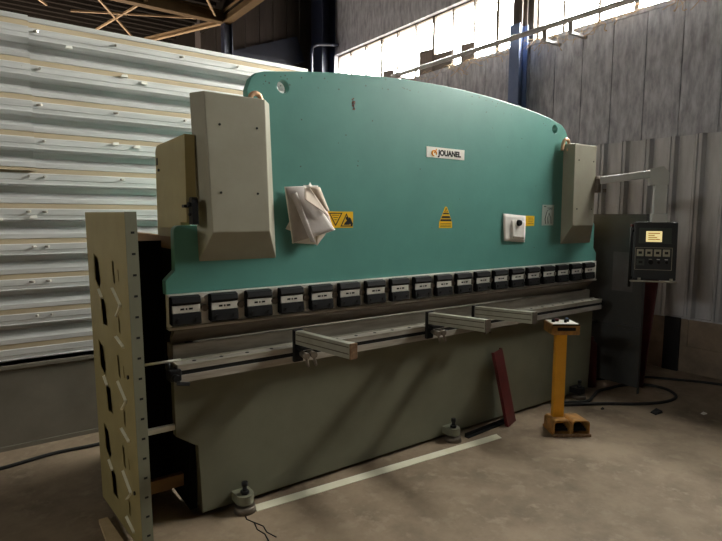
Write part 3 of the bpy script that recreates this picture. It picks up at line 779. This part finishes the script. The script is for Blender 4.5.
# ------------------------------------------------------------------ papers on the ram
def sheet(pts, name, m, th=0.0012):
    """grid of points -> thin bent sheet"""
    b = MB(); n = len(pts); k = len(pts[0])
    V = [[b.bm.verts.new(p) for p in row] for row in pts]
    for i in range(n - 1):
        for j in range(k - 1):
            f = b.bm.faces.new((V[i][j], V[i][j + 1], V[i + 1][j + 1], V[i + 1][j])); f.smooth = True
    bmesh.ops.recalc_face_normals(b.bm, faces=b.bm.faces)
    bmesh.ops.solidify(b.bm, geom=list(b.bm.faces), thickness=th)
    b.bm.normal_update()
    for f in b.bm.faces: f.smooth = f.calc_area() > 3e-5 and abs(f.normal.y) > 0.25
    return b.build(name, m)
def quad_sheet(c, bend, y0, name, m, nu=8, nv=8):
    """corners tl,tr,br,bl in XZ; bend(u,v) = distance off the plate"""
    tl, tr2, br2, bl2 = [Vector(p) for p in c]; rows = []
    for i in range(nv + 1):
        v = i / nv; a = tl.lerp(bl2, v); b = tr2.lerp(br2, v); row = []
        for j in range(nu + 1):
            u = j / nu; p = a.lerp(b, u); row.append((p.x, y0 - bend(u, v), p.y))
        rows.append(row)
    return sheet(rows, name, m)
Y0 = YF - 0.003
G = 'papers held on the left of the ram'
def pp(a, b): return (1.380 + a * 0.000922, 1.9165 - b * 0.000855 + a * 0.00004)
def paper(c, bend, name, m, label, nu=8, nv=8):
    tag(quad_sheet([pp(*q) for q in c], bend, Y0, name, m, nu, nv), label, 'paper', G)
paper([(235, 118), (345, 122), (330, 530), (150, 505)], lambda u, v: 0.003, 'paper_sheet', M['paper'], 'lowest white paper sheet of the curled bundle on the ram')
paper([(282, 98), (412, 330), (250, 470), (104, 408)], lambda u, v: 0.007, 'paper_sheet', M['paper'], 'tilted white sheet with corners poking out under the curled bundle')
paper([(270, 130), (352, 132), (445, 402), (328, 540)], lambda u, v: 0.010 + 0.003 * v * u, 'paper_sheet', M['paper2'], 'aged sheet showing along the right edge of the bundle')
paper([(93, 129), (237, 126), (449, 434), (147, 510)], lambda u, v: 0.0165 + 0.025 * u * v + 0.012 * math.sin(3.14 * u), 'paper_sheet', M['paper'], 'white sheet whose edges frame the grey printed one', 14, 12)
paper([(100, 135), (232, 132), (440, 432), (152, 502)], lambda u, v: 0.020 + 0.025 * u * v + 0.012 * math.sin(3.14 * u), 'paper_sheet', M['print'], 'wide grey printed sheet curling away on top of the paper bundle', 14, 12)
paper([(120, 180), (165, 165), (300, 520), (262, 505)], lambda u, v: 0.042 + 0.022 * math.sin(u * 3.1416), 'rolled_paper', M['print'], 'narrow rolled grey paper crossing the bundle from upper left to bottom', 10, 6)
paper([(215, 135), (245, 140), (395, 345), (190, 215)], lambda u, v: 0.050 + 0.040 * v * (1 - u) + 0.015 * u, 'folded_paper', M['paper2'], 'folded cream paper flap at the top of the bundle')
paper([(262, 140), (330, 136), (402, 300), (360, 300)], lambda u, v: 0.045 + 0.012 * math.sin(u * 3.14), 'folded_paper', M['paper2'], 'cream paper strip folded behind the flap on the upper right')
o = quad_sheet([(3.375, 1.672), (3.655, 1.655), (3.655, 1.44), (3.39, 1.458)], lambda u, v: 0.004 + 0.006 * (1 - u) * v, Y0, 'paper_sheet', M['paper'])
tag(o, 'square white paper sheet held flat on the right of the ram', 'paper')
o = quad_sheet([(3.468, 1.618), (3.645, 1.610), (3.645, 1.468), (3.478, 1.482)], lambda u, v: 0.013 + 0.008 * (1 - u) * v, Y0, 'paper_note', M['paper'])
tag(o, 'small white note pinned by a black magnet over a larger sheet', 'paper')
mg = MB().cyl((3.555, Y0 - 0.0145, 1.598), (3.555, Y0 - 0.034, 1.598), 0.026, 0.022, 20)
tag(mg.build('magnet', M['black']), 'round black magnet holding the small white note', 'magnet')

# ------------------------------------------------------------------ foot pedal stand
FM = Matrix.Translation((3.66, 2.33, 0)) @ Matrix.Rotation(math.radians(-35), 4, 'Z')
fp = empty('foot_pedal_stand', FM @ Vector((0, 0, 0)))
tag(fp, 'yellow two pedal foot switch on a post with a control box', 'foot switch')
FB = FM @ Matrix.Translation((-0.062, 0, 0))
MB(FB).box((-0.045, 0.0, 0.015), (0.04, 0.05, 0.79), 0.004).build('post', M['yellow'], fp)
MB(FM).box((-0.14, -0.09, 0.0), (0.14, 0.12, 0.016), 0.003).build('base_plate', M['ochre'], fp)
bx_ = MB(FB).prism([(-0.07, 0.77), (0.11, 0.775), (0.11, 0.852), (-0.07, 0.850)], 0, -0.105, 0.105)
bmesh.ops.bevel(bx_.bm, geom=list(bx_.bm.edges), offset=0.005, segments=2, affect='EDGES', profile=0.5)
bo = bx_.build('control_box', M['ochre'], fp)
tp = MB(FB).loft([(-0.095, -0.062, 0.849), (0.095, -0.062, 0.849), (0.095, 0.102, 0.851), (-0.095, 0.102, 0.851)], [(-0.095, -0.062, 0.853), (0.095, -0.062, 0.853), (0.095, 0.102, 0.855), (-0.095, 0.102, 0.855)])
tp.build('box_top_plate', M['white'], bo)
MB(FB).box((-0.065, -0.074, 0.803), (0.072, -0.069, 0.828), 0.002).build('box_slot', M['slot'], bo)
MB(FB).box((-0.103, -0.072, 0.842), (0.103, -0.0695, 0.852)).build('box_edge', M['black'], bo)
for x, y, m, r in ((-0.03, 0.05, 'red', .018), (0.045, 0.03, 'black', .014), (-0.065, 0.02, 'black', .013), (0.06, 0.075, 'blue', .012), (0.02, 0.0, 'black', .010)):
    z = 0.856
    MB(FB).cyl((x, y, z - 0.005), (x, y, z + 0.018), r).build('push_button', M[m], bo)
for s in (-1, 1):
    cx = s * 0.07
    hood = MB(FM)
    prof = [(cx - 0.066, 0.016), (cx - 0.066, 0.095)] + [(cx - 0.036 + 0.030 * math.cos(a), 0.095 + 0.030 * math.sin(a)) for a in [math.radians(180 - 18 * k) for k in range(1, 6)]]
    prof += [(cx + 0.036 + 0.030 * math.cos(a), 0.095 + 0.030 * math.sin(a)) for a in [math.radians(90 - 18 * k) for k in range(0, 6)]] + [(cx + 0.066, 0.016)]
    inn = [(cx + (x - cx) * 0.90, 0.016 if z < 0.02 else 0.016 + (z - 0.016) * 0.90) for x, z in prof]
    n = len(prof)
    for yy0, yy1 in ((-0.105, 0.10),):
        A = [hood.bm.verts.new((x, yy0, z)) for x, z in prof]; B = [hood.bm.verts.new((x, yy1, z * 0.82 + 0.003)) for x, z in prof]
        C = [hood.bm.verts.new((x, yy0, z)) for x, z in inn]; D = [hood.bm.verts.new((x, yy1 - 0.01, z * 0.8 + 0.003)) for x, z in inn]
        for i in range(n - 1):
            hood.bm.faces.new((A[i], A[i + 1], B[i + 1], B[i])); hood.bm.faces.new((C[i], D[i], D[i + 1], C[i + 1])); hood.bm.faces.new((A[i], C[i], C[i + 1], A[i + 1]))
        hood.bm.faces.new(B); hood.bm.faces.new(D[::-1])
    ho = hood.build('pedal_hood', M['ochre'], fp)
    pd = MB(FM).bar((cx, -0.085, 0.042), (cx, 0.06, 0.058), 0.095, 0.012, 0.003)
    for k in range(5): pd.bar((cx - 0.045, -0.075 + .025 * k, 0.052 + .0028 * k), (cx + 0.045, -0.075 + .025 * k, 0.052 + .0028 * k), 0.006, 0.008)
    pd.build('pedal', M['black'], ho)
gp = MB(FM).box((-0.145, -0.118, 0.0), (0.145, -0.10, 0.022), 0.003)
gp.build('front_lip', M['rust'], fp)

# ------------------------------------------------------------------ floor things
rb = MB()
p0 = Vector((3.415, 2.672, 0.005)); p1 = Vector((3.315, 2.752, 0.60))
d = (p1 - p0).normalized(); ux = Vector((1, 0.18, 0)); ux = (ux - d * ux.dot(d)).normalized(); uy = d.cross(ux)
def at(q, a, b): return q + ux * a + uy * b
U = [(-0.065, 0.004), (-0.065, -0.022), (0.065, -0.022), (0.065, 0.004), (0.059, 0.004), (0.059, -0.016), (-0.059, -0.016), (-0.059, 0.004)]
rb.loft([at(p0, *q) for q in U], [at(p1, *q) for q in U])
tag(rb.build('red_channel', M['red']), 'dark red steel channel leaning upright against the bed plate', 'steel channel')
db = MB().prism([(0, 0), (0.035, 0), (0.035, 0.004), (0.004, 0.004), (0.004, 0.03), (0, 0.03)], 1, 0, 0.56)
A = Matrix.Translation((2.93, 2.70, 0.003)) @ Matrix.Rotation(math.radians(-86), 4, 'Z')
db.mtx = A
tag(db.build('angle_bar', M['black']), 'short dark angle bar lying on the floor beside the red channel', 'steel bar')
ws = MB().loft([(1.22, 2.705, 0.0005), (3.14, 2.575, 0.0005), (3.165, 2.645, 0.0005), (1.225, 2.775, 0.0005)][::1], [(1.22, 2.705, 0.004), (3.14, 2.575, 0.004), (3.165, 2.645, 0.004), (1.225, 2.775, 0.004)])
ws.mtx = Matrix.Translation((0.005, -0.045, 0))
tag(ws.build('floor_strip', M['strip']), 'long cream flat strip lying on the floor along the press brake', 'strip')
cb = MB().tube(smooth_path([(4.06, 2.70, .015), (4.25, 2.60, .014), (4.47, 2.47, .013), (4.70, 2.30, .013), (4.95, 2.19, .013), (5.18, 2.20, .013), (5.33, 2.36, .013), (5.30, 2.55, .013), (5.10, 2.66, .014), (4.92, 2.68, .016), (4.75, 2.70, .015), (4.55, 2.64, .013), (4.40, 2.60, .013), (4.25, 2.66, .014), (4.10, 2.74, .014)], 8), 0.0135, 10)
tag(cb.build('floor_cable', M['rubber']), 'thick black cable looped on the floor right of the foot switch', 'cable')
cb = MB().tube(smooth_path([(4.95, 2.98, .014), (5.25, 2.84, .012), (5.55, 2.68, .012), (5.75, 2.42, .012), (5.93, 2.10, .012), (6.0, 1.6, .012), (6.02, 1.0, .012)], 8), 0.012, 10)
tag(cb.build('floor_cable', M['rubber']), 'black cable running along the floor by the right wall', 'cable')
cb = MB().tube(smooth_path([(-1.2, 3.95, .012), (-0.5, 4.0, .012), (0.085, 4.07, .012), (0.4, 4.13, .012), (0.7, 4.12, .012), (1.1, 4.2, .012), (1.6, 4.3, .012)], 8), 0.012, 10)
tag(cb.build('floor_cable', M['rubber']), 'black cable on the floor by the silver partition on the left', 'cable')
def scrap(name, x, y, s, m, lab, cat, h=0.02):
    b = MB().loft([(x - s, y - s * .5, .001), (x + s * .8, y - s * .7, .001), (x + s, y + s * .5, .001), (x - s * .5, y + s * .6, .001)],
                  [(x - s * .9, y - s * .5, h * .5), (x + s * .8, y - s * .6, h), (x + s, y + s * .4, h * 1.3), (x - s * .5, y + s * .5, h * .4)])
    tag(b.build(name, m), lab, cat)
scrap('metal_scrap', 4.63, 2.12, 0.055, M['black'], 'black bent scrap lying on the floor inside the open area by cable loop', 'scrap')
scrap('paper_scrap', 4.94, 1.875, 0.03, M['white'], 'small white scrap on the floor near the right edge', 'scrap', 0.008)
scrap('metal_scrap', 4.34, 2.43, 0.016, M['black'], 'tiny black chip on the floor between foot switch and cable loop', 'scrap', 0.012)
scrap('paper_scrap', 3.10, 1.00, 0.010, M['white'], 'tiny white crumb on the floor in the foreground', 'scrap', 0.008)
bd = MB().loft([(0.47, 2.50, 0.0), (0.57, 2.50, 0.0), (0.528, 3.05, 0.0), (0.485, 3.05, 0.0)], [(0.47, 2.50, 0.02), (0.57, 2.50, 0.02), (0.528, 3.05, 0.02), (0.485, 3.05, 0.02)])  # thin flat pale tan shape, narrowing away along the guard's foot
tag(bd.build('pale_slab', M['pale_tan']), 'pale flat board on the floor at the foot of the louvred guard', 'slab')

# ------------------------------------------------------------------ light
w = bpy.data.worlds.new('World'); S.world = w; w.use_nodes = True
nt = w.node_tree; bg = nt.nodes['Background']
tc = nt.nodes.new('ShaderNodeTexCoord'); sx = nt.nodes.new('ShaderNodeSeparateXYZ'); rp = nt.nodes.new('ShaderNodeValToRGB')
nt.links.new(tc.outputs['Generated'], sx.inputs[0]); nt.links.new(sx.outputs['Z'], rp.inputs['Fac'])
rp.color_ramp.elements[0].position = 0.0; rp.color_ramp.elements[0].color = (0.07, 0.06, 0.05, 1)
rp.color_ramp.elements[1].position = 0.05; rp.color_ramp.elements[1].color = (1.0, 0.968, 0.92, 1)
nt.links.new(rp.outputs['Color'], bg.inputs['Color'])
bg.inputs['Strength'].default_value = 140.0

# ------------------------------------------------------------------ camera
yaw, pitch, roll = math.radians(36.0), math.radians(5.8), math.radians(0.3)
fw = Vector((math.sin(yaw) * math.cos(pitch), math.cos(yaw) * math.cos(pitch), -math.sin(pitch)))
r0 = Vector((math.cos(yaw), -math.sin(yaw), 0)); u0 = r0.cross(fw)
r = r0 * math.cos(roll) + u0 * math.sin(roll); u = u0 * math.cos(roll) - r0 * math.sin(roll)
cam = bpy.data.cameras.new('Camera'); co = bpy.data.objects.new('Camera', cam); COL.objects.link(co)
co.matrix_world = Matrix(((r.x, u.x, -fw.x, 0), (r.y, u.y, -fw.y, 0), (r.z, u.z, -fw.z, 1.65), (0, 0, 0, 1)))
cam.sensor_width = 36.0; cam.lens = 541.0 / 722.0 * 36.0; cam.clip_start = 0.05
S.camera = co
vs = S.view_settings
vs.view_transform = 'Standard'; vs.look = 'None'; vs.gamma = 1.0; vs.use_curve_mapping = False; vs.exposure = 0.0
S.cycles.max_bounces = 10; S.cycles.diffuse_bounces = 7; S.cycles.sample_clamp_indirect = 8.0
